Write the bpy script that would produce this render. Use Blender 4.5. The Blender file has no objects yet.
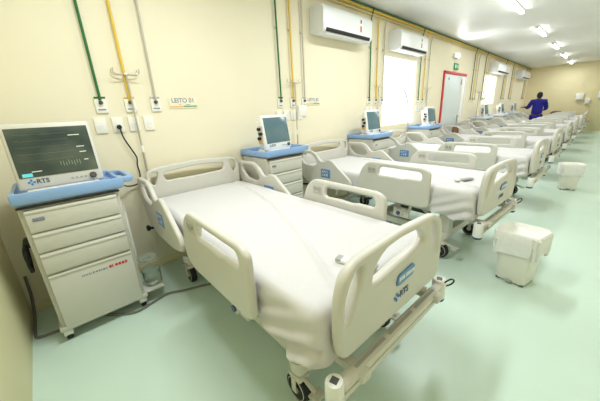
import bpy, bmesh, math, random
from mathutils import Vector, Matrix
random.seed(4)
PI = math.pi
col = bpy.context.scene.collection
sc = bpy.context.scene

# ------------------------------------------------------------------ materials
def lin(h):
    h = h.lstrip('#'); v = [int(h[i:i+2], 16)/255 for i in (0, 2, 4)]
    return tuple((c/12.92 if c <= .04045 else ((c+.055)/1.055)**2.4) for c in v)
def mat(name, hexc, rough=.45, metal=0., var=.04, scale=6., emit=0., trans=0., bump=0., spec=.5, coat=0.):
    m = bpy.data.materials.new(name); m.use_nodes = True
    nt = m.node_tree; b = nt.nodes['Principled BSDF']
    c = lin(hexc)
    tc = nt.nodes.new('ShaderNodeTexCoord'); nz = nt.nodes.new('ShaderNodeTexNoise')
    nz.inputs['Scale'].default_value = scale; nz.inputs['Detail'].default_value = 3
    nt.links.new(tc.outputs['Object'], nz.inputs['Vector'])
    rp = nt.nodes.new('ShaderNodeValToRGB')
    rp.color_ramp.elements[0].position = .3; rp.color_ramp.elements[1].position = .7
    rp.color_ramp.elements[0].color = (*[x*(1-var) for x in c], 1)
    rp.color_ramp.elements[1].color = (*[min(1, x*(1+var)) for x in c], 1)
    nt.links.new(nz.outputs['Fac'], rp.inputs['Fac']); nt.links.new(rp.outputs['Color'], b.inputs['Base Color'])
    b.inputs['Roughness'].default_value = rough; b.inputs['Metallic'].default_value = metal
    b.inputs['Specular IOR Level'].default_value = spec
    if coat: b.inputs['Coat Weight'].default_value = coat; b.inputs['Coat Roughness'].default_value = .1
    if emit:
        nt.links.new(rp.outputs['Color'], b.inputs['Emission Color']); b.inputs['Emission Strength'].default_value = emit
    if trans:
        b.inputs['Transmission Weight'].default_value = trans; b.inputs['IOR'].default_value = 1.25
    if bump:
        bp = nt.nodes.new('ShaderNodeBump'); bp.inputs['Strength'].default_value = bump; bp.inputs['Distance'].default_value = .01
        nt.links.new(nz.outputs['Fac'], bp.inputs['Height']); nt.links.new(bp.outputs['Normal'], b.inputs['Normal'])
    return m
M = dict(
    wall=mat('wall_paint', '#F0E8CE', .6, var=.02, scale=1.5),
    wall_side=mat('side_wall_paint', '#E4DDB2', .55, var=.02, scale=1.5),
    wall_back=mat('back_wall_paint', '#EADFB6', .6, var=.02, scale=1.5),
    ceil=mat('ceiling_paint', '#EFF0EE', .5, var=.015, scale=2),
    floor=mat('mint_epoxy', '#D4EADD', .36, var=.04, scale=1.3),
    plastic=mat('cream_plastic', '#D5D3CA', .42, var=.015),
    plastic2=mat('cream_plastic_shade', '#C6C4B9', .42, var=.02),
    frame=mat('cream_powder_coat', '#D5D3C8', .4, var=.02),
    sheet=mat('white_linen', '#D8D6D6', .85, var=.012, scale=30, spec=.15),
    white=mat('white_plastic', '#F2F2EE', .35, var=.01),
    acw=mat('air_conditioner_white', '#EEF1F2', .3, var=.01),
    plate=mat('white_plate', '#F4F2E8', .35, var=.01),
    black=mat('black_rubber', '#16171A', .6, var=.1),
    dark=mat('dark_grey_metal', '#5A5B58', .45, .4, var=.1),
    grey=mat('grey_plastic', '#A9AAA4', .45, var=.03),
    steel=mat('steel', '#C9C4B8', .3, .7, var=.03),
    green=mat('green_pipe_paint', '#1E6B38', .35, var=.03),
    yellow=mat('yellow_pipe_paint', '#E3BF48', .35, var=.03),
    greypipe=mat('grey_pipe_paint', '#BEB9AC', .35, var=.03),
    ochre=mat('ochre_pipe_paint', '#D9C58C', .4, var=.03),
    blue=mat('blue_tray_plastic', '#8DB0DE', .35, var=.02),
    label_blue2=mat('pale_blue_label', '#86A9D2', .4, var=.03),
    label_blue=mat('blue_label', '#5E8FC6', .4, var=.03),
    logo_blue=mat('logo_blue', '#2C7FD0', .4, var=.03),
    navy=mat('navy_print', '#3A4E78', .45, var=.03),
    red=mat('red_print', '#C9302C', .45, var=.03),
    doorred=mat('red_frame_paint', '#D0343A', .4, var=.03),
    door=mat('door_paint', '#D6E0E2', .35, var=.015),
    exitg=mat('exit_green', '#2C9A62', .4, var=.03),
    orange=mat('orange_print', '#E0A040', .45, var=.03),
    print_grey=mat('grey_print', '#858DA0', .5, var=.03),
    tube=mat('fluorescent_tube', '#FFFFFA', .4, var=0, emit=13),
    lampglow=mat('emergency_lamp', '#FFFEF4', .4, var=0, emit=14),
    pane=mat('daylit_frosted_pane', '#F6F6F0', .4, var=0, emit=.85),
    winframe=mat('window_frame_paint', '#F5F5F0', .4, var=.01, emit=.5),  # white frame with daylight glare put into it as a glow of its own
    bin=mat('bin_plastic', '#F0EDE2', .4, var=.015),
    bag=mat('bin_liner', '#EFEFEA', .35, var=.03, scale=40, bump=.25),
    clear=mat('clear_plastic', '#E9F2EA', .08, var=.0, trans=.85),
    cable=mat('grey_cable', '#75756F', .5, var=.05),
    scrub=mat('blue_scrubs', '#1A1C86', .85, var=.08, scale=12),
    skin=mat('brown_skin', '#6B452F', .6, var=.04),
    hair=mat('black_hair', '#0E0C0C', .7, var=.2, scale=40),
    brown=mat('brown_wood', '#8C6238', .5, var=.12, scale=10),
    pillow=mat('pale_blue_cloth', '#DDE6F4', .85, var=.04, scale=20),
)
def make_screen_mat(name, c0, c1):
    m = bpy.data.materials.new(name); m.use_nodes = True; nt = m.node_tree; b = nt.nodes['Principled BSDF']
    tc = nt.nodes.new('ShaderNodeTexCoord'); nz = nt.nodes.new('ShaderNodeTexNoise'); nz.inputs['Scale'].default_value = 5
    rp = nt.nodes.new('ShaderNodeValToRGB'); rp.color_ramp.elements[0].color = (*lin(c0), 1); rp.color_ramp.elements[1].color = (*lin(c1), 1)
    rp.color_ramp.elements[0].position = .35; rp.color_ramp.elements[1].position = .65
    nt.links.new(tc.outputs['Object'], nz.inputs['Vector']); nt.links.new(nz.outputs['Fac'], rp.inputs['Fac'])
    nt.links.new(rp.outputs['Color'], b.inputs['Base Color']); b.inputs['Roughness'].default_value = .18
    nt.links.new(rp.outputs['Color'], b.inputs['Emission Color']); b.inputs['Emission Strength'].default_value = .25
    return m
M['screen'] = make_screen_mat('dark_green_screen', '#2E3A36', '#545C4E')
M['screen2'] = make_screen_mat('teal_grey_screen', '#4F6A72', '#5D757A')
M['trace'] = mat('screen_trace', '#7E917C', .4, var=.02, emit=.1)
M['trace_w'] = mat('screen_digits', '#E4EBDC', .4, var=.02, emit=.15)
M['trace_c'] = mat('screen_cyan', '#5FC4CC', .4, var=.02, emit=.4)

# ------------------------------------------------------------------ mesh helpers
class MB:
    def __init__(s): s.bm = bmesh.new(); s.mi = 0; s.extra = []
    def ink(s, m):
        """following shapes are printed or painted in another material of the same mesh"""
        if m in s.extra: s.mi = s.extra.index(m)+1
        else: s.extra.append(m); s.mi = len(s.extra)
        return s
    def _merge(s, t, mx=None):
        if mx is not None: bmesh.ops.transform(t, matrix=mx, verts=t.verts)
        for f in t.faces: f.material_index = s.mi
        me = bpy.data.meshes.new('tmp'); t.to_mesh(me); t.free(); s.bm.from_mesh(me); bpy.data.meshes.remove(me)
        return s
    def box(s, c, d, bev=.004, rot=None, seg=2, taper=None):
        t = bmesh.new(); bmesh.ops.create_cube(t, size=1)
        for v in t.verts:
            k = 1
            if taper and v.co.z < 0: k = taper
            v.co = Vector((v.co.x*d[0]*k, v.co.y*d[1]*k, v.co.z*d[2]))
        bev = min(bev, min(d)*.45)
        if bev > 0: bmesh.ops.bevel(t, geom=list(t.edges), offset=bev, segments=seg, affect='EDGES', profile=.5)
        mx = Matrix.Translation(c)
        if rot is not None: mx = mx @ rot.to_4x4()
        return s._merge(t, mx)
    def tube(s, pts, r, seg=10, cap=True):
        pts = [Vector(p) for p in pts]; n = len(pts); t = bmesh.new(); rings = []; up = None
        for i, p in enumerate(pts):
            d = (pts[min(i+1, n-1)]-pts[max(i-1, 0)]).normalized()
            if up is None: up = Vector((0, 0, 1)) if abs(d.z) < .9 else Vector((1, 0, 0))
            a = d.cross(up).normalized(); b = a.cross(d).normalized(); up = b
            rr = r[i] if isinstance(r, (list, tuple)) else r
            rings.append([t.verts.new(p+a*math.cos(2*PI*k/seg)*rr+b*math.sin(2*PI*k/seg)*rr) for k in range(seg)])
        for i in range(n-1):
            for k in range(seg):
                t.faces.new((rings[i][k], rings[i][(k+1) % seg], rings[i+1][(k+1) % seg], rings[i+1][k]))
        if cap: t.faces.new(rings[0][::-1]); t.faces.new(rings[-1])
        bmesh.ops.recalc_face_normals(t, faces=t.faces)
        return s._merge(t)
    def lathe(s, prof, c=(0, 0, 0), axis='Z', seg=24, cap=True):
        t = bmesh.new(); rings = []
        for r, h in prof: rings.append([t.verts.new((r*math.cos(2*PI*k/seg), r*math.sin(2*PI*k/seg), h)) for k in range(seg)])
        for i in range(len(prof)-1):
            for k in range(seg): t.faces.new((rings[i][k], rings[i][(k+1) % seg], rings[i+1][(k+1) % seg], rings[i+1][k]))
        if cap: t.faces.new(rings[0][::-1]); t.faces.new(rings[-1])
        bmesh.ops.recalc_face_normals(t, faces=t.faces)
        R = {'Z': Matrix(), 'X': Matrix.Rotation(PI/2, 4, 'Y'), 'Y': Matrix.Rotation(-PI/2, 4, 'X')}[axis]
        return s._merge(t, Matrix.Translation(c) @ R)
    def ball(s, c, d, seg=14, rot=None):
        t = bmesh.new(); bmesh.ops.create_uvsphere(t, u_segments=seg, v_segments=seg//2+2, radius=1)
        mx = Matrix.Translation(c)
        if rot is not None: mx = mx @ rot.to_4x4()
        return s._merge(t, mx @ Matrix.Diagonal((*d, 1)))
    def prism(s, poly, h, mx, bev=0):
        t = bmesh.new(); f = t.faces.new([t.verts.new((x, y, 0)) for x, y in poly])
        e = bmesh.ops.extrude_face_region(t, geom=[f]); vs = [v for v in e['geom'] if isinstance(v, bmesh.types.BMVert)]
        bmesh.ops.translate(t, vec=(0, 0, h), verts=vs); bmesh.ops.recalc_face_normals(t, faces=t.faces)
        if bev: bmesh.ops.bevel(t, geom=list(t.edges), offset=bev, segments=2, affect='EDGES', profile=.5)
        return s._merge(t, mx)
    def quad(s, a, b, c, d):
        s.bm.faces.new([s.bm.verts.new(p) for p in (a, b, c, d)]); return s
    def build(s, name, m, parent=None, smooth=True):
        me = bpy.data.meshes.new(name); s.bm.to_mesh(me); s.bm.free(); me.materials.append(m)
        for e in s.extra: me.materials.append(e)
        return link(name, me, parent, smooth)
def link(name, me, parent=None, smooth=True):
    if smooth:
        for p in me.polygons: p.use_smooth = True
        try: me.set_sharp_from_angle(angle=math.radians(38))
        except Exception: pass
    o = bpy.data.objects.new(name, me); col.objects.link(o)
    if parent: o.parent = parent
    return o
def fillet(pts, r, n=4):
    out = []; N = len(pts)
    for i in range(N):
        p = Vector(pts[i]); a = Vector(pts[i-1]); b = Vector(pts[(i+1) % N])
        la = (a-p).length; lb = (b-p).length; k = min(r, la*.45, lb*.45)
        A = p+(a-p)/la*k; B = p+(b-p)/lb*k
        for j in range(n+1):
            t = j/n; q = A*(1-t)**2+p*2*t*(1-t)+B*t*t; out.append((q.x, q.y))
    return out
YZ = Matrix(((0, 0, 1, 0), (1, 0, 0, 0), (0, 1, 0, 0), (0, 0, 0, 1)))     # 2-D (y,z), depth +x
XZ = Matrix(((1, 0, 0, 0), (0, 0, -1, 0), (0, 1, 0, 0), (0, 0, 0, 1)))    # 2-D (x,z), depth -y
def from_curve(cu, name, mx):
    o = bpy.data.objects.new('tmpc', cu); col.objects.link(o)
    dg = bpy.context.evaluated_depsgraph_get(); dg.update()
    me = bpy.data.meshes.new_from_object(o.evaluated_get(dg)); me.name = name
    bpy.data.objects.remove(o); bpy.data.curves.remove(cu); me.transform(mx)
    return me
def panel(name, polys, thick, bev, mx, m, parent=None, r=.03):
    cu = bpy.data.curves.new('c', 'CURVE'); cu.dimensions = '2D'; cu.fill_mode = 'BOTH'
    for i, pl in enumerate(polys):
        pts = fillet(pl, r if i == 0 else r*.8); sp = cu.splines.new('POLY'); sp.points.add(len(pts)-1)
        for q, (x, y) in zip(sp.points, pts): q.co = (x, y, 0, 1)
        sp.use_cyclic_u = True
    cu.extrude = thick/2-bev; cu.bevel_depth = bev; cu.bevel_resolution = 2; cu.offset = -bev
    me = from_curve(cu, name, mx); me.materials.clear(); me.materials.append(m)
    return link(name, me, parent)
def text_mesh(name, s, size, mx, m, parent=None, bold=True):
    cu = bpy.data.curves.new('t', 'FONT'); cu.body = s; cu.size = size; cu.align_x = 'CENTER'; cu.align_y = 'CENTER'; cu.extrude = .0008
    if bold: cu.offset = size*.018
    me = from_curve(cu, name, mx); me.materials.clear(); me.materials.append(m)
    return link(name, me, parent, False)
def tag(o, label=None, cat=None, group=None, kind=None):
    if label: o['label'] = label
    if cat: o['category'] = cat
    if group: o['group'] = group
    if kind: o['kind'] = kind
    return o
def empty(name, loc=(0, 0, 0), rz=0):
    o = bpy.data.objects.new(name, None); o.empty_display_size = .1; col.objects.link(o); o.location = loc; o.rotation_euler = (0, 0, rz); return o
def copy_tree(o, parent=None):
    c = o.copy(); col.objects.link(c)
    if parent: c.parent = parent
    for ch in list(o.children): copy_tree(ch, c)
    return c
def smoothpath(pts, n=8):
    P = [Vector(p) for p in pts]; P = [P[0]*2-P[1]]+P+[P[-1]*2-P[-2]]; out = []
    for i in range(1, len(P)-2):
        a, b, c, d = P[i-1:i+3]
        for j in range(n):
            t = j/n; out.append(.5*((2*b)+(c-a)*t+(2*a-5*b+4*c-d)*t*t+(3*b-a-3*c+d)*t**3))
    out.append(P[-2]); return out
def Rz(a): return Matrix.Rotation(a, 3, 'Z')
ORD = ['nearest', 'second', 'third', 'fourth', 'fifth', 'sixth', 'seventh', 'eighth', 'ninth']

# ------------------------------------------------------------------ setting
ZC, XR, Y0, YB = 2.735, 3.15, -.335, 17.0
def struct(o): o['kind'] = 'structure'; return o
struct(MB().box((XR/2, (Y0+YB)/2, -.05), (XR+.2, YB-Y0+.2, .1), 0).build('floor', M['floor']))
struct(MB().box((XR/2, (Y0+YB)/2, ZC+.05), (XR+.2, YB-Y0+.2, .1), 0).build('ceiling', M['ceil']))
struct(MB().box((XR/2, Y0-.05, ZC/2), (XR+.2, .1, ZC), 0).build('wall_left', M['wall_side']))
struct(MB().box((XR/2, YB+.05, ZC/2), (XR+.2, .1, ZC), 0).build('wall_back', M['wall_back']))
struct(MB().box((XR+.05, (Y0+YB)/2, ZC/2), (.1, YB-Y0, ZC), 0).build('wall_right', M['wall']))
struct(MB().box(((2.32+XR)/2, YB-.1, ZC/2), (XR-2.32, .2, ZC), 0).build('wall_alcove', M['wall_side']))  # projecting wall section, put in to make the shade boundary at back right
# headwall with two window openings
WINS = [(4.40, 5.62, 1.02, 2.14), (10.15, 11.55, 1.30, 2.14)]
w = MB(); edges = [Y0]
for a, b, _, _ in WINS: edges += [a, b]
edges.append(YB)
for i in range(0, len(edges), 2): w.box((-.06, (edges[i]+edges[i+1])/2, ZC/2), (.12, edges[i+1]-edges[i], ZC), 0)
for a, b, z0, z1 in WINS:
    w.box((-.06, (a+b)/2, z0/2), (.12, b-a, z0), 0); w.box((-.06, (a+b)/2, (z1+ZC)/2), (.12, b-a, ZC-z1), 0)
struct(w.build('wall_head', M['wall'], smooth=False))
for i, (a, b, z0, z1) in enumerate(WINS):
    f = MB(); t = .05
    f.box((-.045, a+t/2, (z0+z1)/2), (.06, t, z1-z0), .004); f.box((-.045, b-t/2, (z0+z1)/2), (.06, t, z1-z0), .004)
    f.box((-.045, (a+b)/2, z0+t/2), (.06, b-a, t), .004); f.box((-.045, (a+b)/2, z1-t/2), (.06, b-a, t), .004)
    f.box((-.045, (a+b)/2, (z0+z1)/2), (.05, .05, z1-z0), .004)
    wn = struct(f.build('window_%d' % (i+1), M['winframe']))
    for a2, b2 in ((a+t, (a+b)/2-.025), ((a+b)/2+.025, b-t)):
        p = MB(); n = 7; h = (z1-z0-2*t)/n
        for k in range(n): p.box((-.06, (a2+b2)/2, z0+t+h*(k+.5)), (.008, b2-a2, h*.97), .002, Matrix.Rotation(.12, 3, 'Y'))
        p.build('pane', M['pane'], wn)
struct(MB().box((.006, (Y0+YB)/2, .03), (.012, YB-Y0-.01, .06), .003).build('baseboard_head', M['wall_side']))

# door (red frame, pale leaves)
dy0, dy1, dz = 6.95, 8.45, 2.06
d = MB().box((.018, dy0+.028, dz/2), (.03, .056, dz), .004).box((.018, (dy0+dy1)/2, dz-.03), (.03, dy1-dy0, .06), .004).build('door_1', M['doorred']); struct(d)
MB().box((.018, dy1-.02, dz/2-.03), (.028, .04, dz-.06), .004).build('door_jamb', M['white'], d)
lf = MB().box((.014, 7.585, (dz-.06)/2), (.024, 1.14, dz-.07), .004).build('door_leaf', M['door'], d)
MB().box((.035, 8.06, 1.0), (.02, .03, .16), .004).tube([(.045, 8.06, 1.03), (.085, 8.06, 1.03), (.085, 7.94, 1.03)], .01).build('door_handle', M['steel'], lf)
MB().box((.028, 8.10, 1.86), (.006, .10, .13), .002).build('door_notice', M['grey'], lf)
MB().box((.028, 7.25, 1.90), (.006, .05, .06), .002).build('door_sticker', M['exitg'], lf)
MB().box((.014, 8.28, (dz-.06)/2), (.024, .22, dz-.07), .004).build('door_leaf', M['white'], d)

# ------------------------------------------------------------------ camera
Rm = ((0.68738372, 0.1881228, -0.70150797), (0.72461869, -0.24320777, 0.6448083), (-0.04930905, -0.95155651, -0.30349435))
cm = bpy.data.cameras.new('camera'); cam = bpy.data.objects.new('camera', cm); col.objects.link(cam)
cam.matrix_world = Matrix(((Rm[0][0], -Rm[0][1], -Rm[0][2], 2.605), (Rm[1][0], -Rm[1][1], -Rm[1][2], 0), (Rm[2][0], -Rm[2][1], -Rm[2][2], 1.3), (0, 0, 0, 1)))
cm.sensor_width = 36; cm.lens = 272.195/600*36; cm.clip_start = .02
sc.camera = cam

# ------------------------------------------------------------------ hospital bed
def logo(mx, s, parent, name='logo'):
    """blue cross of four drops and the letters RTS; 2-D x to the right, y up"""
    b = MB()
    for k in range(4):
        a = k*PI/2
        poly = [(.10*s, 0), (.30*s, .17*s), (.50*s, .12*s), (.50*s, -.12*s), (.30*s, -.17*s)]
        poly = [(x*math.cos(a)-y*math.sin(a)-.95*s, x*math.sin(a)+y*math.cos(a)) for x, y in poly]
        b.prism(poly, .0015, mx)
    o = b.build(name, M['logo_blue'], parent, False)
    text_mesh('lettering', 'RTS', s*1.05, mx @ Matrix.Translation((.55*s, 0, .0004)), M['navy'], o)
    return o
def make_bed():
    root = empty('hospital_bed')
    # head board
    out = [(-.40, .44), (-.43, .62), (-.44, .80), (-.425, .905), (-.33, .925), (0, .945), (.33, .925), (.425, .905), (.44, .80), (.43, .62), (.40, .44)]
    lslot = [(-.405, .80), (-.395, .885), (-.335, .885), (-.345, .84), (-.375, .77)]
    rslot = [(-x, z) for x, z in lslot][::-1]
    cslot = [(-.285, .80), (-.295, .875), (0, .895), (.27, .88), (.265, .81), (.2, .805), (0, .80)]
    panel('headboard', [out, lslot, cslot, rslot], .036, .012, Matrix.Translation((.107, 0, 0)) @ YZ, M['plastic'], root, .05)
    # foot board
    out = [(-.365, .465), (-.385, .56), (-.38, .72), (-.35, .805), (-.28, .840), (0, .852), (.29, .836), (.365, .80), (.395, .72), (.40, .56), (.385, .465)]
    lslot = [(-.348, .61), (-.345, .72), (-.30, .795), (-.25, .808), (-.268, .75), (-.318, .655)]
    rslot = [(-x, z) for x, z in lslot][::-1]
    cslot = [(-.20, .695), (-.185, .765), (-.12, .812), (0, .818), (.13, .81), (.19, .77), (.205, .735), (0, .72)]
    fb = panel('footboard', [out, lslot, cslot, rslot], .045, .017, Matrix.Translation((2.16, 0, 0)) @ YZ, M['plastic'], root, .05)
    hx = [(-.04, .612), (-.03, .662), (.09, .672), (.108, .655), (.098, .618)]
    pl = panel('name_plate', [hx], .006, .002, Matrix.Translation((2.186, 0, 0)) @ YZ, M['label_blue'], fb, .02)
    b = MB().box((2.1885, .034, .641), (.0015, .118, .026), 0).ink(M['plate']); x = -.02
    for k in range(9):
        wd = .007+.005*((k*7) % 3)
        if k != 3: b.box((2.1893, x+wd/2, .641), (.0012, wd*.75, .016), 0)
        x += wd+.002
    b.build('plate_print', M['label_blue2'], pl, False)
    logo(Matrix.Translation((2.184, .012, .558)) @ YZ, .040, fb)
    # side rails
    head = [(.06, .74), (.06, .825), (.10, .868), (.36, .872), (.44, .835), (.505, .765), (.56, .755), (.62, .79), (.69, .785), (.80, .705), (.96, .595), (.985, .54),
            (.955, .49), (.80, .455), (.40, .44), (.22, .50), (.12, .62)]
    hole = [(.135, .785), (.15, .832), (.34, .836), (.405, .80), (.46, .725), (.38, .69), (.22, .705)]
    foot = [(1.20, .828), (1.76, .822), (1.815, .79), (1.815, .50), (1.77, .475), (1.17, .465), (1.08, .505), (1.055, .60), (1.12, .76)]
    fhole = [(1.325, .79), (1.74, .785), (1.75, .715), (1.60, .715), (1.57, .705), (1.45, .712), (1.31, .705)]
    for s in (-1, 1):
        T = Matrix.Translation((0, s*.478, 0)) @ XZ
        h = panel('head_side_rail', [head, hole], .034, .012, T, M['plastic'], root, .035)
        f = panel('foot_side_rail', [foot, fhole], .036, .013, T, M['plastic'], root, .045)
        for q in (-1, 1):                       # printed plates and control pads on both faces
            y = s*.478+q*.0172
            lb = MB().box((.60, y, .625), (.15, .004, .10), .001).ink(M['pillow'])
            for k in range(3): lb.box((.555+.035*k, y+q*.0023, .625), (.02, .001, .06), 0)
            lb.ink(M['navy'])
            for k in range(3): lb.box((.555+.035*k, y+q*.003, .620+.008*k), (.012, .001, .025), 0)
            lb.build('instruction_plate', M['label_blue'], h)
            c = MB().box((1.245, y+q*.001, .762), (.10, .006, .085), .003).build('control_pad', M['plastic2'], f)
            for k in range(2): MB().lathe([(.018, 0), (.018, q*.005), (.013, q*.007)], (1.225+.042*k, y+q*.003, .762), 'Y', 14).build('button', M['grey'], c)
        MB().tube([(1.30, s*.455, .50), (1.32, s*.43, .40), (1.38, s*.40, .37)], .014).build('rail_bracket', M['frame'], f); MB().tube([(1.66, s*.455, .50), (1.62, s*.43, .40), (1.56, s*.40, .37)], .014).build('rail_bracket', M['frame'], f)
        MB().tube([(.35, s*.455, .50), (.38, s*.43, .42), (.42, s*.40, .37)], .014).build('rail_bracket', M['frame'], h); MB().tube([(.75, s*.455, .50), (.72, s*.43, .42), (.68, s*.40, .37)], .014).build('rail_bracket', M['frame'], h)
        MB().lathe([(.022, -.012), (.026, 0), (.022, .012)], (.15, s*.505, .43), 'Y', 14).tube([(.15, s*.50, .43), (.22, s*.40, .42)], .010).build('rail_release_knob', M['black'], h)
    # mattress deck and chassis
    MB().box((1.11, 0, .505), (2.0, .80, .05), .01).box((1.11, .37, .455), (2.0, .05, .05), .006).box((1.11, -.37, .455), (2.0, .05, .05), .006)\
        .box((.16, 0, .455), (.05, .78, .05), .006).box((2.08, 0, .455), (.06, .78, .06), .006).build('deck_frame', M['frame'], root)
    MB().box((1.1325, 0, .60), (1.955, .80, .13), .05, seg=4).build('mattress', M['sheet'], root)
    b = MB()
    for s in (-1, 1): b.box((1.22, s*.30, .225), (1.46, .05, .06), .008)
    b.box((.534, 0, .225), (.06, .70, .06), .008).box((1.901, 0, .225), (.07, .70, .07), .008)
    b.box((1.2, 0, .22), (.12, .56, .03), .006)
    b.build('chassis', M['frame'], root)
    for s in (-1, 1):
        MB().tube([(.62, s*.22, .24), (.92, s*.22, .46)], .02, 8).build('lifting_arm', M['frame'], root); MB().tube([(1.84, s*.22, .24), (1.54, s*.22, .46)], .02, 8).build('lifting_arm', M['frame'], root)
    MB().box((1.0, .05, .33), (.34, .09, .09), .012).box((1.5, -.08, .33), (.30, .09, .09), .012).tube([(1.1, .05, .33), (1.42, .05, .40)], .018, 8).tube([(1.05, -.08, .34), (1.4, -.08, .34)], .018, 8).build('lifting_motor', M['dark'], root)
    MB().lathe([(.035, -.012), (.038, 0), (.034, .012)], (1.52, -.425, .36), 'Y', 16).box((1.53, -.405, .36), (.16, .03, .10), .012).build('height_handle_housing', M['frame'], root)
    MB().lathe([(.020, -.006), (.018, .006)], (1.52, -.442, .36), 'Y', 14).build('housing_badge', M['navy'], root)
    # castors
    for cx in (.534, 1.901):
        for s in (-1, 1):
            y = s*.335
            c = MB().lathe([(.045, .20), (.048, .26)], (cx, y, 0), 'Z', 16).lathe([(.022, .15), (.026, .20)], (cx, y, 0), 'Z', 12)\
                .box((cx-.01, y, .150), (.085, .07, .03), .012).box((cx-.008, y+.036, .11), (.03, .007, .08), .003).box((cx-.008, y-.036, .11), (.03, .007, .08), .003).build('castor', M['frame'], root)
            MB().lathe([(.058, -.024), (.069, -.021), (.073, -.008), (.073, .008), (.069, .021), (.058, .024)], (cx-.012, y, .073), 'Y', 24).build('tyre', M['black'], c)
            MB().lathe([(.058, -.0235), (.055, -.0265), (.055, .0265), (.058, .0235)], (cx-.012, y, .073), 'Y', 24).lathe([(.02, -.030), (.02, .030)], (cx-.012, y, .073), 'Y', 14).build('wheel', M['plastic'], c)
            MB().tube([(cx+.03, y, .15), (cx+.10*(1 if cx > 1 else -1), y, .13)], .012, 8).box((cx+.11*(1 if cx > 1 else -1), y, .127), (.05, .07, .014), .006).build('brake_pedal', M['plastic2'], c)
    # foot corner legs from deck to chassis, bumper with rollers
    for s in (-1, 1): MB().box((1.90, s*.30, .34), (.10, .09, .20), .02).build('end_column', M['frame'], root)
    bb = MB().box((2.195, 0, .405), (.050, .80, .040), .014).box((2.20, 0, .36), (.030, .80, .03), .008)
    for s in (-1, 1): bb.box((2.16, s*.30, .40), (.16, .05, .04), .008)
    bmp = bb.build('bumper', M['frame'], root)
    sl = MB()
    for y in (-.22, .0, .22): sl.box((2.196, y, .4255), (.014, .19, .002), 0)
    sl.build('bumper_slot', M['grey'], bmp, False)
    for s in (-1, 1):
        r = MB().lathe([(.028, .32), (.034, .33), (.034, .425), (.029, .436), (.020, .436)], (2.185, s*.415, 0), 'Z', 20).build('corner_roller', M['white'], bmp)
        MB().box((2.185, s*.415, .437), (.026, .026, .003), 0, Rz(.3)).build('pole_socket', M['dark'], r)
        MB().lathe([(.027, .308), (.033, .315), (.033, .326)], (2.185, s*.415, 0), 'Z', 20).build('roller_cap', M['navy'], r)
    MB().tube(smoothpath([(2.205, .40, .42), (2.235, .425, .45), (2.245, .445, .435), (2.23, .45, .405), (2.205, .43, .39)]), .004, 6).build('drainage_hook', M['black'], bmp)
    return root
def make_sheet():
    """fitted sheet: top, rounded shoulders, skirt down to the deck with slack folds"""
    X0, X1, W, ztop = .185, 2.08, .392, .675
    nx, ny, D = 110, 140, .215
    bm = bmesh.new(); g = []
    def mp(u, v):
        x = max(X0, min(X1, u)); y = max(-W, min(W, v)); ox = u-x; oy = v-y; d = min(math.hypot(ox, oy), D)
        r = .045; L = r*PI/2
        if d < L: out = r*math.sin(d/r); dn = r*(1-math.cos(d/r))
        else: out = r; dn = r+(d-L)
        n = math.hypot(ox, oy) or 1
        px_ = x-(r if ox > 0 else -r if ox < 0 else 0)*0+ox/n*out; py_ = y+oy/n*out
        z = ztop-dn
        # slack: shallow mattress hollows and a long seam ridge from the head to the foot
        t = (x-.15)/1.85
        ys = .36-.55*t+.10*math.sin(t*2.6)-.10*t*t
        if d < .02: z += .004*math.sin(x*7+1)*math.cos(y*6)+.016*math.exp(-((y-ys)/.014)**2)-.006*math.exp(-((y-ys-.035)/.02)**2)*(1 if 0 < t < .92 else 0)
        if d > .05:
            k = (d-.05)/(D-.05)
            wv = math.sin(x*21+.7)*.5+math.sin(x*47)*.25+math.sin(y*24)*.35
            px_ += ox/n*(.006*wv*k+.012*k); py_ += oy/n*(.006*wv*k+.010*k)
            z += .010*k*math.sin(x*5+1.3)
            if x > 1.7 and v < 0: 
                f = min(1, (x-1.7)/.3)*k; sw = math.sin((x*1.0-z*2.4)*38); py_ -= .017*f*(1.5*sw+.4); z -= .04*f
        return (px_, py_, z)
    for i in range(nx+1):
        u = X0-D+(X1-X0+2*D)*i/nx
        g.append([bm.verts.new(mp(u, -W-D+(2*W+2*D)*j/ny)) for j in range(ny+1)])
    for i in range(nx):
        for j in range(ny):
            u = X0-D+(X1-X0+2*D)*(i+.5)/nx; v = -W-D+(2*W+2*D)*(j+.5)/ny
            ex = max(0, abs(u-(X0+X1)/2)-(X1-X0)/2); ey = max(0, abs(v)-W)
            if math.hypot(ex, ey) > D*1.08: continue
            bm.faces.new((g[i][j], g[i+1][j], g[i+1][j+1], g[i][j+1]))
    bmesh.ops.delete(bm, geom=[v for v in bm.verts if not v.link_faces], context='VERTS')
    me = bpy.data.meshes.new('bed_sheet'); bm.to_mesh(me); bm.free(); me.materials.append(M['sheet'])
    for p in me.polygons: p.use_smooth = True
    o = bpy.data.objects.new('bed_sheet', me); col.objects.link(o); return o

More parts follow.
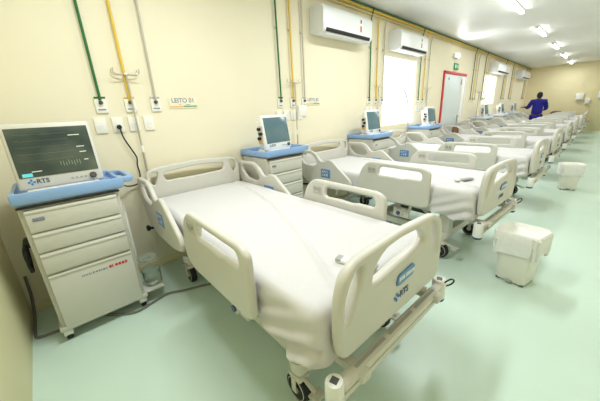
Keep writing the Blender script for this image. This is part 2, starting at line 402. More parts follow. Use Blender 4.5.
BEDS = [(-.016, 1.016, -.033), (-.027, 2.865, -.075), (0, 4.65, -.03), (.0, 6.60, -.03), (.02, 8.45, -.02), (.04, 10.35, -.02), (.06, 12.25, -.02), (.06, 14.1, -.02), (.06, 15.95, -.01)]
bed_lab = ['cream hospital bed nearest the camera, its footboard facing the open floor', 'cream hospital bed just behind the nearest one, white bin off its foot',
           'third cream hospital bed from the camera, in front of the first window', 'fourth cream hospital bed from the camera, beside the red-framed door',
           'fifth cream hospital bed from the camera, just past the red-framed door', 'sixth cream hospital bed, on the near side of the person in blue',
           'seventh cream hospital bed, just behind the person in blue', 'eighth cream hospital bed from the camera, next to last in the row', 'last cream hospital bed, closest to the far wall']
sheet_lab = ['white sheet stretched over the nearest bed, with a long seam fold', 'white sheet on the second bed, behind the nearest one', 'white sheet on the third bed, before the first window',
             'white sheet on the fourth bed, beside the red-framed door', 'white sheet on the fifth bed, past the red-framed door', 'white sheet on the sixth bed, before the person in blue',
             'white sheet on the seventh bed, behind the person in blue', 'white sheet on the eighth bed, next to last', 'white sheet on the last bed by the far wall']
bed0 = make_bed(); sheet0 = make_sheet()
for i, (x, y, a) in enumerate(BEDS):
    b = bed0 if i == 0 else copy_tree(bed0)
    b.location = (x, y, 0); b.rotation_euler = (0, 0, a); tag(b, bed_lab[i], 'bed', 'hospital beds along the headwall')
    s = sheet0 if i == 0 else copy_tree(sheet0)
    s.location = (x, y, 0); s.rotation_euler = (0, 0, a); tag(s, sheet_lab[i], 'sheet', 'white sheets on the beds')
def bedpt(i, x, y, z):
    bx, by, a = BEDS[i]; return (bx+x*math.cos(a)-y*math.sin(a), by+x*math.sin(a)+y*math.cos(a), z)

# handsets lying at the foot of beds
def handset(name, m1, m2):
    o = MB().box((0, 0, .009), (.17, .045, .018), .007).build(name, m1)
    MB().box((-.075, 0, .012), (.03, .046, .016), .006).build('end_cap', m2, o); MB().box((.078, 0, .011), (.022, .046, .014), .005).build('end_cap', m2, o)
    return o
h = handset('bed_handset', M['white'], M['grey']); h.location = (2.01, .85, .678); h.rotation_euler = (0, 0, .25)
tag(h, 'slim white handset with grey ends lying by the footboard of the nearest bed', 'remote control')
h = handset('bed_handset', M['grey'], M['white']); h.location = (1.90, 2.58, .684); h.rotation_euler = (0, 0, 1.1)
tag(h, 'grey handset lying at the foot of the second bed', 'remote control')

# ------------------------------------------------------------------ monitor carts
def make_cart():
    root = empty('monitor_cart')     # front face at x=0, back at x=-.43; body y -.237..+.237
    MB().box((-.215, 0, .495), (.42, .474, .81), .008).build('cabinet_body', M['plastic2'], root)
    zs = [.876, .736, .612, .474]
    for k in range(3):
        z0, z1 = zs[k+1]+.006, zs[k]-.004
        dr = MB().box((.003, 0, (z0+z1)/2), (.022, .432, z1-z0), .006).box((.012, 0, z1-.014), (.014, .428, .016), .006).build('drawer', M['plastic'], root)
        if k == 0: MB().box((.016, -.165, z0+.075), (.003, .05, .020), .001).build('drawer_label', M['print_grey'], dr)
    dd = MB().box((.003, 0, .285), (.022, .432, .36), .006).box((.012, 0, .457), (.014, .428, .016), .006).ink(M['print_grey']); x = -.07
    for k, wd in enumerate((.010, .008, .012, .010, .006, .012, .016, .010, .008, .014, .010)):
        dd.box((.0145, x+wd/2, .405), (.0012, wd*.7, .010+.003*(k % 2)), 0); x += wd+.002
    dd.ink(M['red']); x = .075
    for k, wd in enumerate((.016, .008, .018, .018, .018, .016)):
        dd.box((.0147, x+wd/2, .407), (.0012, wd*.8, .018), 0); x += wd+(.008 if k == 1 else .001)
    dd.build('door', M['plastic'], root)
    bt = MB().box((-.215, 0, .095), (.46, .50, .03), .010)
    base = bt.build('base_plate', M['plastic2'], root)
    for px_ in (-.40, -.03):
        for s in (-1, 1):
            c = MB().lathe([(.014, .05), (.016, .085)], (px_, s*.215, 0), 'Z', 10).box((px_, s*.215, .055), (.046, .050, .046), .010).build('castor', M['white'], base)
            MB().lathe([(.025, -.016), (.030, -.012), (.030, .012), (.025, .016)], (px_-.006, s*.215, .030), 'Y', 18).build('wheel', M['black'], c)
    # blue tray top with raised rim and side handles
    t = MB().box((-.215, .01, .918), (.47, .50, .03), .010)
    t.box((.012, .012, .94), (.026, .52, .062), .010).box((-.442, .01, .937), (.026, .51, .06), .010).box((-.215, -.238, .935), (.47, .022, .055), .008)
    t.box((-.215, .262, .935), (.47, .022, .055), .008)
    t.prism(fillet([(.02, .25), (.025, .315), (-.02, .34), (-.30, .34), (-.36, .315), (-.37, .25), (-.33, .25), (-.32, .30), (-.29, .312), (-.05, .312), (-.03, .30), (-.03, .25)], .015), .035, Matrix.Translation((0, 0, .935)), .006)
    t.build('tray_top', M['blue'], root)
    MB().box((.010, 0, .890), (.020, .476, .010), .002).build('shadow_gap_strip', M['black'], root)
    MB().box((-.17, .252, .57), (.16, .018, .42), .006).build('folding_shelf', M['white'], root)
    return root
def make_jar_and_hook(root):
    j = MB().lathe([(.010, .13), (.058, .13), (.062, .15), (.062, .25), (.066, .255), (.066, .262), (.060, .262), (.056, .25), (.056, .15), (.01, .14)], (-.10, .325, -.035), 'Z', 24, cap=False).build('collection_jar', M['clear'], root)
    MB().lathe([(.02, .315), (.062, .318), (.068, .33), (.062, .326), (.02, .322)], (-.10, .325, 0), 'Z', 24, cap=False).tube([(-.10, .325, .32), (-.10, .25, .32)], .008, 8).build('jar_holder', M['clear'], root)
    MB().box((-.10, .30, .100), (.17, .15, .018), .008).build('jar_shelf', M['plastic'], root)
    MB().box((-.12, -.25, .66), (.05, .03, .06), .008).tube(smoothpath([(-.12, -.258, .68), (-.08, -.275, .62), (-.11, -.278, .54), (-.16, -.272, .53), (-.16, -.266, .62), (-.12, -.258, .66)]), .009, 7)\
        .tube(smoothpath([(-.12, -.262, .66), (-.06, -.27, .60), (-.08, -.276, .52), (-.13, -.272, .50), (-.14, -.266, .60)]), .009, 7).box((-.09, -.272, .51), (.04, .02, .05), .008).build('cable_hook', M['black'], root)
CARTS = [(.56, .063, 0), (.46, 1.80, 0), (.44, 3.69, .02), (.44, 5.62, 0), (.44, 9.42, 0), (.44, 11.3, 0), (.44, 13.2, 0)]
cart0 = make_cart()
cart_lab = ['cream monitor cart with red print on its door, nearest, in the room corner', 'cream monitor cart with blue tray between the nearest and second beds', 'cream monitor cart with blue tray between the second and third beds',
            'cream monitor cart between third and fourth beds, left of the red-framed door', 'cream monitor cart under the second window, first past the door', 'cream monitor cart before the third air conditioner, second past the door', 'cream monitor cart farthest away, near the far corner']
for i, (x, y, a) in enumerate(CARTS):
    c = cart0 if i == 0 else copy_tree(cart0)
    if i > 3: 
        for ch in c.children:
            if ch.name.startswith('tray_top'): ch.data = ch.data.copy() if i == 4 else far_tray; far_tray = ch.data; far_tray.materials[0] = M['pillow']
    c.location = (x, y, 0); c.rotation_euler = (0, 0, a); tag(c, cart_lab[i], 'cart', 'monitor carts between the beds')
make_jar_and_hook(cart0)

# ------------------------------------------------------------------ patient monitors
def make_monitor(first):
    root = empty('patient_monitor')      # front bottom edge at x=0, base z=0, screen y -.165..+.165
    tilt = Matrix.Rotation(-math.radians(9), 4, 'Y')
    def bl(o): o.data.transform(tilt); return o
    W, Hh = .185, .345
    hs = MB().box((-.025, 0, .03+Hh/2), (.05, 2*W, Hh), .016, seg=3).box((-.09, 0, .03+Hh/2-.01), (.10, 2*W-.05, Hh-.06), .03, seg=3)
    hb = bl(hs.build('housing', M['plastic'] if first else M['white'], root))
    b = MB().box((.0015, .0, .223), (.004, .338, .252), .002)
    if first:
        b.ink(M['trace'])
        for z in (.315, .283, .25, .215, .18):
            b.tube([(.0038, -.145+.215*k/39, z+.004*math.sin(k*.9)*math.exp(-((k % 8)-3)**2*.6)) for k in range(40)], .0004, 4)
        b.ink(M['trace_w'])
        for y, z, wd in ((.10, .30, .05), (.115, .235, .035), (.12, .205, .03), (.125, .16, .02), (-.095, .125, .04)): b.box((.0038, y, z), (.001, wd, .004), 0)
        b.ink(M['trace'])
        for k in range(8): b.box((.0038, .01+.012*k, .155-.004*(k % 3)), (.001, .003, .02+.006*(k % 2)), 0)
        b.ink(M['trace_c']).box((.0038, -.135, .11), (.001, .04, .018), 0)
    s = bl(b.build('screen', M['screen'] if first else M['screen2'], hb))
    l = logo(Matrix.Translation((.0008, -.10, .073)) @ YZ, .030, hb); bl(l)
    for c in l.children: bl(c)
    kn = bl(MB().lathe([(.017, 0), (.017, .012), (.013, .016)], (0, .135, .067), 'X', 18).build('dial', M['dark'], hb))
    for k in range(4): bl(MB().box((.001, .04+.02*k, .066), (.004, .011, .009), .001).build('button', M['grey'], hb))
    MB().box((-.09, 0, .018), (.17, .32, .036), .012).build('base', M['white'], root)
    if not first:
        sd = MB().box((-.085, -.172, .19), (.07, .035, .16), .006).build('connector_module', M['plastic2'], root)
        for k in range(3): MB().lathe([(.016, .004), (.016, -.026)], (-.085+.02*(k % 2), -.190, .15+.045*k), 'Y', 10).build('connector', M['black'], sd)
        MB().box((-.085, -.190, .115), (.04, .016, .03), .003).build('connector_flap', M['orange'], sd)
    return root
mon_lab = ['patient monitor with dark traced screen on the nearest cart', 'patient monitor with blank teal screen on the cart behind the nearest bed', 'patient monitor with blank screen on the cart left of the first window',
           'white patient monitor glaring in the window light left of the door', 'patient monitor on the cart below the second window', 'patient monitor on the last cart but one', 'patient monitor on the farthest cart']
m1 = make_monitor(True); m2 = make_monitor(False)
MONP = [(.51, .056, .0), (.38, 1.81, .12), (.35, 3.66, .04), (.38, 5.66, .0), (.38, 9.42, 0), (.38, 11.3, 0), (.38, 13.2, 0)]
for i, (x, y, a) in enumerate(MONP):
    m = m1 if i == 0 else m2 if i == 1 else copy_tree(m2)
    if i == 0: m.scale = (1.06, 1.06, 1.06)
    m.location = (x, y, .933); m.rotation_euler = (0, 0, a); tag(m, mon_lab[i], 'monitor', 'patient monitors on the carts')

# ------------------------------------------------------------------ air conditioners
def make_ac():
    root = empty('air_conditioner')      # back at x=0, y 0..1, bottom z=0
    prof = [(0, .30), (.14, .315), (.20, .29), (.222, .25), (.222, .05), (.205, .02), (.14, 0), (0, .02)]
    b = MB(); b.prism(fillet(prof, .025), 1.0, Matrix(((1, 0, 0, 0), (0, 0, -1, 1), (0, 1, 0, 0), (0, 0, 0, 1))), .004)
    b.build('casing', M['acw'], root)
    MB().box((.207, .5, .042), (.034, .90, .040), .004, Matrix.Rotation(.25, 3, 'Y')).build('outlet_slot', M['black'], root)
    MB().box((.185, .5, .012), (.05, .90, .010), .004, Matrix.Rotation(.35, 3, 'Y')).build('louvre_flap', M['acw'], root)
    st = MB().box((.2232, .735, .165), (.002, .05, .15), 0).build('energy_label', M['plate'], root, False)
    MB().box((.2244, .735, .215), (.001, .025, .04), 0).build('label_heading', M['black'], st, False)
    MB().box((.2244, .735, .13), (.001, .03, .07), 0).build('label_band', M['red'], st, False)
    return root
ac0 = make_ac()
for i, (y, z, sy) in enumerate([(2.70, 2.185, 1.0), (4.53, 2.195, 1.0), (10.55, 2.19, 1.45), (14.35, 2.185, 1.5)]):
    a = ac0 if i == 0 else copy_tree(ac0)
    a.location = (0, y, z); a.scale = (1, sy, 1)
    tag(a, ['white wall air conditioner nearest the camera, with red and black sticker', 'white wall air conditioner above the first bright window', 'white wall air conditioner above the second window, past the door', 'white wall air conditioner farthest away by the far corner'][i], 'air conditioner', 'air conditioners on the headwall')

# ------------------------------------------------------------------ gas pipes, outlets, signs
PSETS = [.41, 2.158, 3.98, 5.72, 8.95, 9.95, 12.35, 13.5, 16.05]
for nm, mk, z, x, r, lb in (('green', 'green', 2.712, .032, .011, 'long green pipe running along the top of the headwall'), ('yellow', 'yellow', 2.672, .034, .017, 'long yellow pipe running under the green one along the headwall'), ('grey', 'ochre', 2.628, .034, .013, 'long beige pipe, lowest of three along the headwall')):
    o = MB().tube([(x, Y0+.01, z), (x, YB-.01, z)], r, 8).build('gas_pipe', M[mk]); tag(o, lb, 'pipe', 'long gas pipes along the ceiling')
where = ['above the nearest bed', 'behind the second bed', 'left of the first window', 'right of the first window', 'just past the red-framed door', 'left of the second window', 'right of the third air conditioner', 'between the last two air conditioners', 'closest to the far corner']
bot = 1.47
for i, y0 in enumerate(PSETS):
    far = i > 3
    for k, (nm, mk, dyy, r, zt) in enumerate((('green', 'green', 0, .0095, 2.712), ('yellow', 'yellow', .195, .0105, 2.672), ('grey', 'greypipe', .385, .009, 2.628))):
        y = y0+dyy; zb = bot if k != 1 else 1.46
        x = .026
        o = MB().tube(smoothpath([(.034, y, zt), (.055 if k == 0 else .045, y, zt-.03), (x, y, zt-.14)], 4)+[(x, y, zb)], r, 8).build('gas_pipe', M[mk])
        if True:
            MB().box((.013, y, 2.2), (.026, .03, .02), .003).build('pipe_clip', M['steel'], o)
        tag(o, '%s vertical gas pipe %s' % (nm, where[i]), 'pipe', 'vertical gas pipes on the headwall')
def outlet(y, m):
    r = MB().box((.008, y, 1.435), (.016, .078, .115), .004).build('gas_outlet', M['plate'])
    MB().box((.017, y, 1.487), (.006, .072, .014), .002).build('colour_strip', m, r)
    MB().lathe([(.014, 0), (.014, .018), (.009, .026)], (.016, y, 1.452), 'X', 14).build('connector', M['dark'], r)
    MB().box((.0165, y, 1.402), (.001, .05, .010), 0).build('print', M['print_grey'], r, False)
    return r
def power(y, z=1.288, plug=False):
    r = MB().box((.007, y, z), (.014, .076, .115), .004).build('power_outlet', M['plate'])
    MB().lathe([(.020, 0), (.020, .003)], (.014, y, z-.005), 'X', 16).build('socket', M['white'] if not plug else M['black'], r)
    b = MB()
    for q in (-1, 1): b.box((.0178, y+q*.007, z-.005), (.001, .003, .003), 0)
    b.build('socket_hole', M['dark'], r, False)
    return r
bw = ['above the nearest cart', 'behind the second bed', 'left of the first window', 'right of the first window']
for i in range(9):
    y0 = PSETS[i]
    for k, (nm, mm, dyy) in enumerate((('green', 'green', 0), ('yellow', 'yellow', .195), ('grey', 'greypipe', .385))):
        tag(outlet(y0+dyy, M[mm]), 'white gas outlet plate with %s strip %s' % (nm, (bw+where[4:])[i]), 'gas outlet', 'gas outlets on the headwall')
    for k, dyy in enumerate(() if i > 3 else (-.035, .078, .19, .303)):
        tag(power(y0+dyy), '%s white power outlet from the left, in the row %s' % (['first', 'second', 'third', 'fourth'][k], bw[i]), 'power outlet', 'power outlets on the headwall')
def sign(y, n, lab):
    r = MB().box((.004, y, 1.440), (.005, .25, .085), .001).build('bed_sign', M['wall'])
    text_mesh('lettering', 'LEITO '+n, .052, Matrix.Translation((.0072, y, 1.463)) @ YZ, M['print_grey'], r)
    b = MB(); b.box((.0072, y-.062, 1.413), (.001, .11, .007), 0).box((.0072, y-.03, 1.430), (.001, .02, .005), 0).build('yellow_stripe', M['orange'], r, False)
    MB().box((.0072, y+.058, 1.415), (.001, .12, .009), 0).box((.0072, y+.04, 1.430), (.001, .04, .004), 0).build('green_stripe', M['exitg'], r, False)
    tag(r, lab, 'sign', 'bed number signs on the headwall')
sign(1.03, '01', 'bed sign reading LEITO 01 on the wall above the nearest bed')
sign(2.71, '02', 'bed sign reading LEITO 02 on the wall above the second bed')
o = MB().box((.012, 2.50, 1.335), (.02, .13, .13), .004).build('wall_box', M['plate']); tag(o, 'white square wall box by the IV pole of the second bed', 'wall box')
MB().box((.023, 2.50, 1.335), (.003, .09, .05), .001).build('box_cover', M['white'], o)

# plug with black power cord at the nearest bed
b = MB().lathe([(.016, 0), (.018, .02), (.012, .035)], (.0185, .488, 1.270), 'X', 12)
b.tube(smoothpath([(.045, .488, 1.268), (.055, .49, 1.23), (.045, .50, 1.18), (.04, .535, 1.09), (.03, .560, 1.02), (.03, .552, .96), (.03, .555, .88), (.03, .53, .81), (.04, .46, .80), (.10, .40, .84), (.14, .36, .95)]), .0055, 6)
tag(b.build('loose_cable', M['black']), 'black cord plugged in the wall above the nearest cart', 'cable')
# grey cable on the floor round the corner of the room
b = MB().tube(smoothpath([(.95, .98, .22), (.80, .85, .06), (.645, .70, .010), (.59, .56, .010), (.535, .445, .010), (.567, .31, .010), (.585, .215, .010), (.52, .115, .010), (.43, .02, .010), (.40, -.195, .010), (.38, -.30, .010), (.31, -.32, .012), (.15, -.318, .02), (.05, -.315, .06), (.022, -.305, .16), (.02, -.30, .30)]), .009, 8)
tag(b.build('floor_cable', M['cable']), 'thick grey cable snaking over the floor under the nearest cart', 'cable')

# ------------------------------------------------------------------ IV poles
def make_pole():
    root = empty('iv_pole')
    MB().tube([(0, 0, .45), (0, 0, 1.10)], .009, 10).tube([(0, 0, 1.05), (0, 0, 1.655)], .007, 10).box((0, 0, .46), (.018, .04, .06), .004).build('pole', M['steel'], root)
    MB().lathe([(.010, 1.06), (.011, 1.07), (.011, 1.10), (.008, 1.115)], (0, 0, 0), 'Z', 14).build('clamp', M['white'], root)
    for k in range(4):
        a = (.32, PI-.32, PI+.32, -.32)[k]+PI/2
        c, s = math.cos(a), math.sin(a)
        MB().tube(smoothpath([(0, 0, 1.652), (.04*c, .04*s, 1.648), (.075*c, .075*s, 1.650), (.092*c, .092*s, 1.668), (.090*c, .090*s, 1.69)], 5), .0042, 7).build('hook', M['steel'], root)
    MB().box((0, 0, 1.650), (.018, .03, .018), .004).build('hook_hub', M['steel'], root)
    return root
p0 = make_pole()
for i, (x, y) in enumerate([(.049, .612), (.049, 2.365), (.05, 4.20), (.075, 6.01)]):
    p = p0 if i == 0 else copy_tree(p0)
    # stands in the head-corner socket of its bed, just outside the headboard
    p.location = (x, y, 0)
    tag(p, ['steel IV pole with four hooks at the head of the nearest bed', 'steel IV pole with four hooks at the head of the second bed', 'steel IV pole left of the first bright window', 'steel IV pole right of the first window, near the door'][i], 'IV pole', 'IV poles at the bed heads')
# free-standing IV stand past the door
st = empty('iv_stand', (.20, 9.06, 0))
MB().tube([(0, 0, .05), (0, 0, 1.62)], .011, 10).build('pole', M['steel'], st)
MB().tube([(0, -.11, 1.64), (0, 0, 1.61), (0, .11, 1.64)], .007, 8).tube([(-.11, 0, 1.64), (0, 0, 1.61), (.11, 0, 1.64)], .007, 8).build('hook', M['steel'], st)
for k in range(5):
    a = k*2*PI/5; l = MB().tube([(0, 0, .09), (.07*math.cos(a), .07*math.sin(a), .07), (.125*math.cos(a), .125*math.sin(a), .05)], .012, 8).build('leg', M['steel'], st)
    MB().lathe([(.018, -.01), (.022, 0), (.018, .01)], (.125*math.cos(a), .125*math.sin(a), .022), 'Y', 12).build('castor', M['black'], l)
tag(st, 'free-standing steel IV stand against the wall past the red-framed door', 'IV stand')
# flexible arm before the first window
g = empty('gooseneck_lamp', (.10, 5.20, 0))
MB().tube([(0, 0, .95), (0, 0, .02)], .012, 8).tube(smoothpath([(0, 0, .95), (.0, -.02, 1.20), (.0, -.08, 1.42), (.02, -.22, 1.56), (.06, -.38, 1.60)]), .011, 8).build('flexible_arm', M['grey'], g)
MB().ball((.075, -.42, 1.59), (.045, .06, .03), 12).build('lamp_head', M['white'], g)
tag(g, 'pale bendable arm lamp curving up before the first window', 'lamp')

# ------------------------------------------------------------------ bins
def make_bin():
    root = empty('waste_bin')
    prof = []
    def ring(w, d_, z, r=.03, n=4):
        pts = fillet([(-w, -d_), (w, -d_), (w, d_), (-w, d_)], r, n); return [(x, y, z) for x, y in pts]
    def loft(rings, cap0=True, cap1=False):
        t = bmesh.new(); R = [[t.verts.new(p) for p in r] for r in rings]; n = len(R[0])
        for i in range(len(R)-1):
            for k in range(n): t.faces.new((R[i][k], R[i][(k+1) % n], R[i+1][(k+1) % n], R[i+1][k]))
        if cap0: t.faces.new(R[0][::-1])
        if cap1: t.faces.new(R[-1])
        return t
    b = MB(); b._merge(loft([ring(.092, .082, .012), ring(.096, .086, .02), ring(.118, .105, .36), ring(.126, .112, .40), ring(.118, .104, .40), ring(.090, .08, .03)], True, True))
    b.build('body', M['bin'], root)
    ft = MB()
    for sx in (-1, 1):
        for sy in (-1, 1): ft.box((sx*.075, sy*.066, .010), (.03, .03, .02), .004)
    ft.build('foot', M['dark'], root)
    MB().box((.0, -.093, .022), (.045, .03, .012), .004).build('pedal', M['grey'], root)
    # liner folded over the rim
    rings = []
    random.seed(11)
    for (w, d_, z, amp) in ((.06, .05, .375, .0), (.105, .095, .385, .002), (.122, .108, .405, .003), (.134, .118, .414, .004), (.143, .127, .40, .005), (.142, .126, .34, .008), (.137, .121, .28, .011), (.134, .118, .235, .014)):
        rg = ring(w, d_, z, .05, 8); out = []
        for k, (x, y, zz) in enumerate(rg):
            a = amp*math.sin(k*2.1+z*20); dz_ = amp*1.2*math.sin(k*.8)
            if z == .225: dz_ += .04*math.sin(math.atan2(y, x)*2+.6)+.02*math.sin(math.atan2(y, x)*5)
            l = math.hypot(x, y); out.append((x+x/l*a, y+y/l*a, zz+dz_))
        rings.append(out)
    b = MB(); b._merge(loft(rings, True, False)); b.build('bin_liner', M['bag'], root)
    return root
bn = make_bin(); bn.location = (2.375, 2.415, 0); bn.rotation_euler = (0, 0, -.22)
tag(bn, 'white waste bin with white liner folded over, on the open floor nearest the camera', 'bin', 'white waste bins')
b2 = copy_tree(bn); b2.scale = (.95, .95, .95); b2.location = (2.445, 5.70, 0); b2.rotation_euler = (0, 0, .25)
tag(b2, 'white waste bin farther back, off the foot of the third bed', 'bin', 'white waste bins')

# ------------------------------------------------------------------ ceiling lights
def make_light():
    root = empty('ceiling_light')
    MB().box((0, 0, ZC-.015), (.07, 1.10, .03), .006).build('fixture_body', M['white'], root)
    for q in (-1, 1): MB().lathe([(.012, -.52), (.012, .52)], (q*.02, 0, ZC-.043), 'Y', 12).build('tube', M['tube'], root)
    b = MB()
    for s in (-1, 1): b.box((0, s*.53, ZC-.043), (.065, .02, .028), .004)
    b.build('end_holder', M['white'], root)
    return root
L0 = make_light()
LY = [.70, 3.20, 5.74, 8.29, 10.83, 13.38, 15.9]
ol = ['tube ceiling light above the camera, out of the picture', 'tube ceiling light just before the top picture edge', 'tube ceiling light cut by the top picture edge', 'second tube ceiling light down the room', 'third tube ceiling light down the room', 'fourth tube ceiling light, next to last', 'tube ceiling light closest to the far wall']
LY = LY[2:]; ol = ol[2:]
for i, y in enumerate(LY):
    l = L0 if i == 0 else copy_tree(L0)
    l.location = (1.396, y, 0); tag(l, ol[i], 'ceiling light', 'tube lights in a row on the ceiling')
    
def area(name, loc, sx, sy, e, rot=(0, 0, 0), c=(.93, .98, 1)):
    a = bpy.data.lights.new(name, 'AREA'); a.shape = 'RECTANGLE'; a.size = sx; a.size_y = sy; a.energy = e; a.color = c
    o = bpy.data.objects.new(name, a); col.objects.link(o); o.location = loc; o.rotation_euler = rot; return o
for y in [.70, 3.20]+LY: area('tube_light', (1.396, y, ZC-.075), .12, 1.04, 31 if y < 5 else 15)
# daylight through the two windows
for a, b, z0, z1 in WINS: area('window_daylight', (.01, (a+b)/2, (z0+z1)/2), z1-z0, b-a, 9, (0, -PI/2, 0), (.95, .98, 1))

# emergency lamp and exit sign above the door
e = MB().box((.03, 7.53, 2.40), (.06, .26, .10), .012).build('emergency_lamp', M['white'])
MB().box((.064, 7.53, 2.40), (.02, .20, .07), .008).build('lamp_lens', M['lampglow'], e); tag(e, 'small white emergency lamp glowing above the exit sign', 'emergency lamp')
area('emergency_glow', (.09, 7.53, 2.42), .2, .1, 6, (0, -PI/2, 0))
e = MB().box((.012, 7.66, 2.185), (.02, .27, .14), .004).build('exit_sign', M['exitg']); tag(e, 'small green exit sign above the red-framed door', 'sign')
b = MB().box((.0235, 7.60, 2.185), (.002, .05, .07), 0).prism([(0, -.03), (.05, 0), (0, .03)], .002, Matrix.Translation((.0225, 7.70, 2.185)) @ YZ); b.build('pictogram', M['plate'], e, False)

# ------------------------------------------------------------------ far wall fittings, chairs
o = MB().box((1.84, YB-.06, 1.40), (.24, .12, .28), .03).build('towel_dispenser', M['white']); tag(o, 'white paper towel dispenser on the far wall, left one', 'dispenser')
MB().box((1.84, YB-.122, 1.28), (.16, .006, .03), .002).build('slot', M['grey'], o)
o = MB().box((2.10, YB-.05, 1.20), (.14, .10, .22), .025).build('soap_dispenser', M['white']); tag(o, 'small white soap dispenser on the far wall, below right of the towel dispenser', 'dispenser')
MB().box((2.10, YB-.105, 1.11), (.07, .02, .03), .005).build('spout', M['grey'], o)
o = MB().box((2.62, YB-.26, 1.42), (.50, .12, .26), .02).build('wall_cabinet', M['white']); tag(o, 'white cabinet on the wall at the right picture edge', 'cabinet')
MB().box((2.62, YB-.322, 1.305), (.46, .006, .02), .002).build('lower_edge', M['grey'], o)
def chair(loc, rz, lab):
    r = empty('wooden_chair', loc, rz)   # faces +x
    MB().box((0, 0, .44), (.42, .44, .04), .012).build('seat', M['brown'], r)
    panel('backrest', [[(-.20, .66), (-.21, .80), (-.12, .85), (.12, .85), (.21, .80), (.20, .66)]], .025, .008, Matrix.Translation((-.20, 0, 0)) @ YZ, M['brown'], r, .06)
    for s in (-1, 1):
        MB().tube([(-.19, s*.17, 0), (-.19, s*.17, .72)], .014, 8).build('rear_leg', M['dark'], r); MB().tube([(.17, s*.18, 0), (.17, s*.18, .43)], .014, 8).build('front_leg', M['dark'], r)
    tag(r, lab, 'chair', 'brown chairs'); return r
chair((.40, 7.52, 0), 0, 'brown rounded chair back showing before the red-framed door')
chair((1.22, 16.72, 0), -PI/2, 'brown chair showing above the last bed by the far wall')

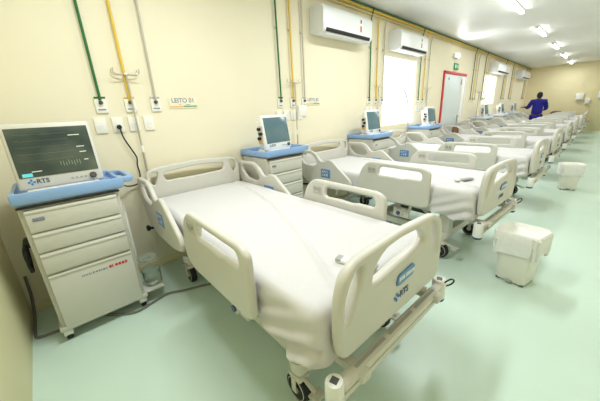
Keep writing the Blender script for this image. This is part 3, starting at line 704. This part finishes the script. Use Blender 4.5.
# ------------------------------------------------------------------ person in blue, seen from behind between two beds
def skin_fig(name, verts, edges, radii, m, parent=None, sub=2, root=0):
    me = bpy.data.meshes.new(name); me.from_pydata(verts, edges, []); o = bpy.data.objects.new(name, me); col.objects.link(o)
    md = o.modifiers.new('skin', 'SKIN'); md.use_smooth_shade = True
    for i, r in enumerate(radii): me.skin_vertices[0].data[i].radius = (r if isinstance(r, tuple) else (r, r))
    me.skin_vertices[0].data[root].use_root = True
    s = o.modifiers.new('sub', 'SUBSURF'); s.levels = sub; s.render_levels = sub
    dg = bpy.context.evaluated_depsgraph_get(); dg.update()
    me2 = bpy.data.meshes.new_from_object(o.evaluated_get(dg)); me2.name = name; me2.materials.clear(); me2.materials.append(m)
    bpy.data.objects.remove(o); return link(name, me2, parent)
def person():
    r = empty('person', (1.0, 13.15, 0), .15)      # local: faces +y (away), left hand side is -x
    V = [(0, 0, .86), (0, .0, 1.02), (0, .02, 1.20), (0, .03, 1.31), (0, .03, 1.39), (0, .05, 1.44), (0, .055, 1.49),
         (-.17, .02, 1.30), (-.27, .06, 1.09), (-.36, .26, 1.12), (-.39, .31, 1.12),
         (.17, .02, 1.30), (.24, .06, 1.06), (.20, .28, 1.0), (.185, .34, 1.0),
         (-.09, 0, .80), (-.10, .02, .45), (-.10, 0, .08), (-.10, .13, .035), (.09, 0, .80), (.10, .02, .45), (.10, 0, .08), (.10, .13, .035)]
    E = [(0, 1), (1, 2), (2, 3), (3, 4), (4, 5), (5, 6), (3, 7), (7, 8), (8, 9), (9, 10), (3, 11), (11, 12), (12, 13), (13, 14), (0, 15), (15, 16), (16, 17), (17, 18), (0, 19), (19, 20), (20, 21), (21, 22)]
    rad = [(.15, .11), (.13, .10), (.15, .11), (.13, .09), .05, .055, .05, .058, .046, .034, .026, .058, .046, .034, .026, .085, .055, .038, .04, .085, .055, .038, .04]
    bd = skin_fig('body', V, E, rad, M['skin'], r)
    # head with face, ears
    h = MB().ball((0, .055, 1.49), (.072, .092, .112), 20).ball((0, .055+.088, 1.478), (.013, .02, .02), 8).ball((-.073, .05, 1.485), (.012, .022, .03), 8).ball((.073, .05, 1.485), (.012, .022, .03), 8)\
        .ball((0, .135, 1.435), (.026, .014, .009), 8)
    hd = h.build('head', M['skin'], r)
    for s in (-1, 1): MB().ball((s*.028, .137, 1.50), (.011, .009, .008), 8).build('eye', M['plate'], hd)
    MB().ball((0, .042, 1.520), (.080, .094, .098), 20).ball((0, .0, 1.47), (.070, .058, .075), 16).build('hair', M['hair'], hd)
    # scrubs: tunic with sleeves, trousers
    tv = [(0, 0, .80), (0, 0, 1.02), (0, .02, 1.20), (0, .03, 1.315), (0, .032, 1.375), (-.175, .02, 1.305), (-.27, .06, 1.09), (-.32, .16, 1.105), (.175, .02, 1.305), (.24, .06, 1.07), (.22, .18, 1.03)]
    te = [(0, 1), (1, 2), (2, 3), (3, 4), (3, 5), (5, 6), (6, 7), (3, 8), (8, 9), (9, 10)]
    tr = [(.185, .14), (.165, .125), (.18, .13), (.15, .105), .065, .08, .068, .058, .08, .068, .058]
    skin_fig('tunic', tv, te, tr, M['scrub'], r)
    pv = [(0, 0, .86), (-.09, 0, .78), (-.10, .02, .45), (-.10, 0, .10), (.09, 0, .78), (.10, .02, .45), (.10, 0, .10)]
    skin_fig('trousers', pv, [(0, 1), (1, 2), (2, 3), (0, 4), (4, 5), (5, 6)], [(.16, .12), .105, .075, .06, .105, .075, .06], M['scrub'], r)
    for s in (-1, 1): MB().ball((s*.10, .055, .04), (.045, .125, .04), 14).build('shoe', M['white'], r)
    # hands: palm, four fingers, thumb
    def hand(w, d, up):
        d = Vector(d).normalized(); up = Vector(up).normalized(); sd = d.cross(up).normalized(); w = Vector(w)
        b = MB(); R = Matrix((d, sd, up)).transposed(); b.ball(w+d*.04, (.048, .038, .016), 12, R)
        for k, (o_, l) in enumerate(((-.026, .065), (-.009, .075), (.009, .07), (.026, .055))):
            p = w+d*.075+sd*o_; b.tube([p, p+d*l*.5-up*.004, p+d*l*.85-up*.02], [.009, .0085, .006], 7)
        p = w+d*.02+sd*.034; b.tube([p, p+d*.03+sd*.022-up*.006, p+d*.06+sd*.026-up*.014], [.010, .009, .007], 7)
        b.build('hand', M['skin'], r)
    hand((-.39, .31, 1.12), (-.5, .8, 0), (0, 0, 1)); hand((.185, .34, 1.0), (-.1, 1, -.1), (0, .1, 1))
    tag(r, 'person with short black hair in blue scrubs, back turned, standing among the far beds', 'person'); return r
person()

# ------------------------------------------------------------------ world and colour
w = bpy.data.worlds.new('world'); sc.world = w; w.use_nodes = True
bg = w.node_tree.nodes['Background']; bg.inputs['Color'].default_value = (.9, .95, 1, 1); bg.inputs['Strength'].default_value = 1.0
sc.view_settings.view_transform = 'Standard'; sc.view_settings.look = 'None'
sc.view_settings.exposure = .14
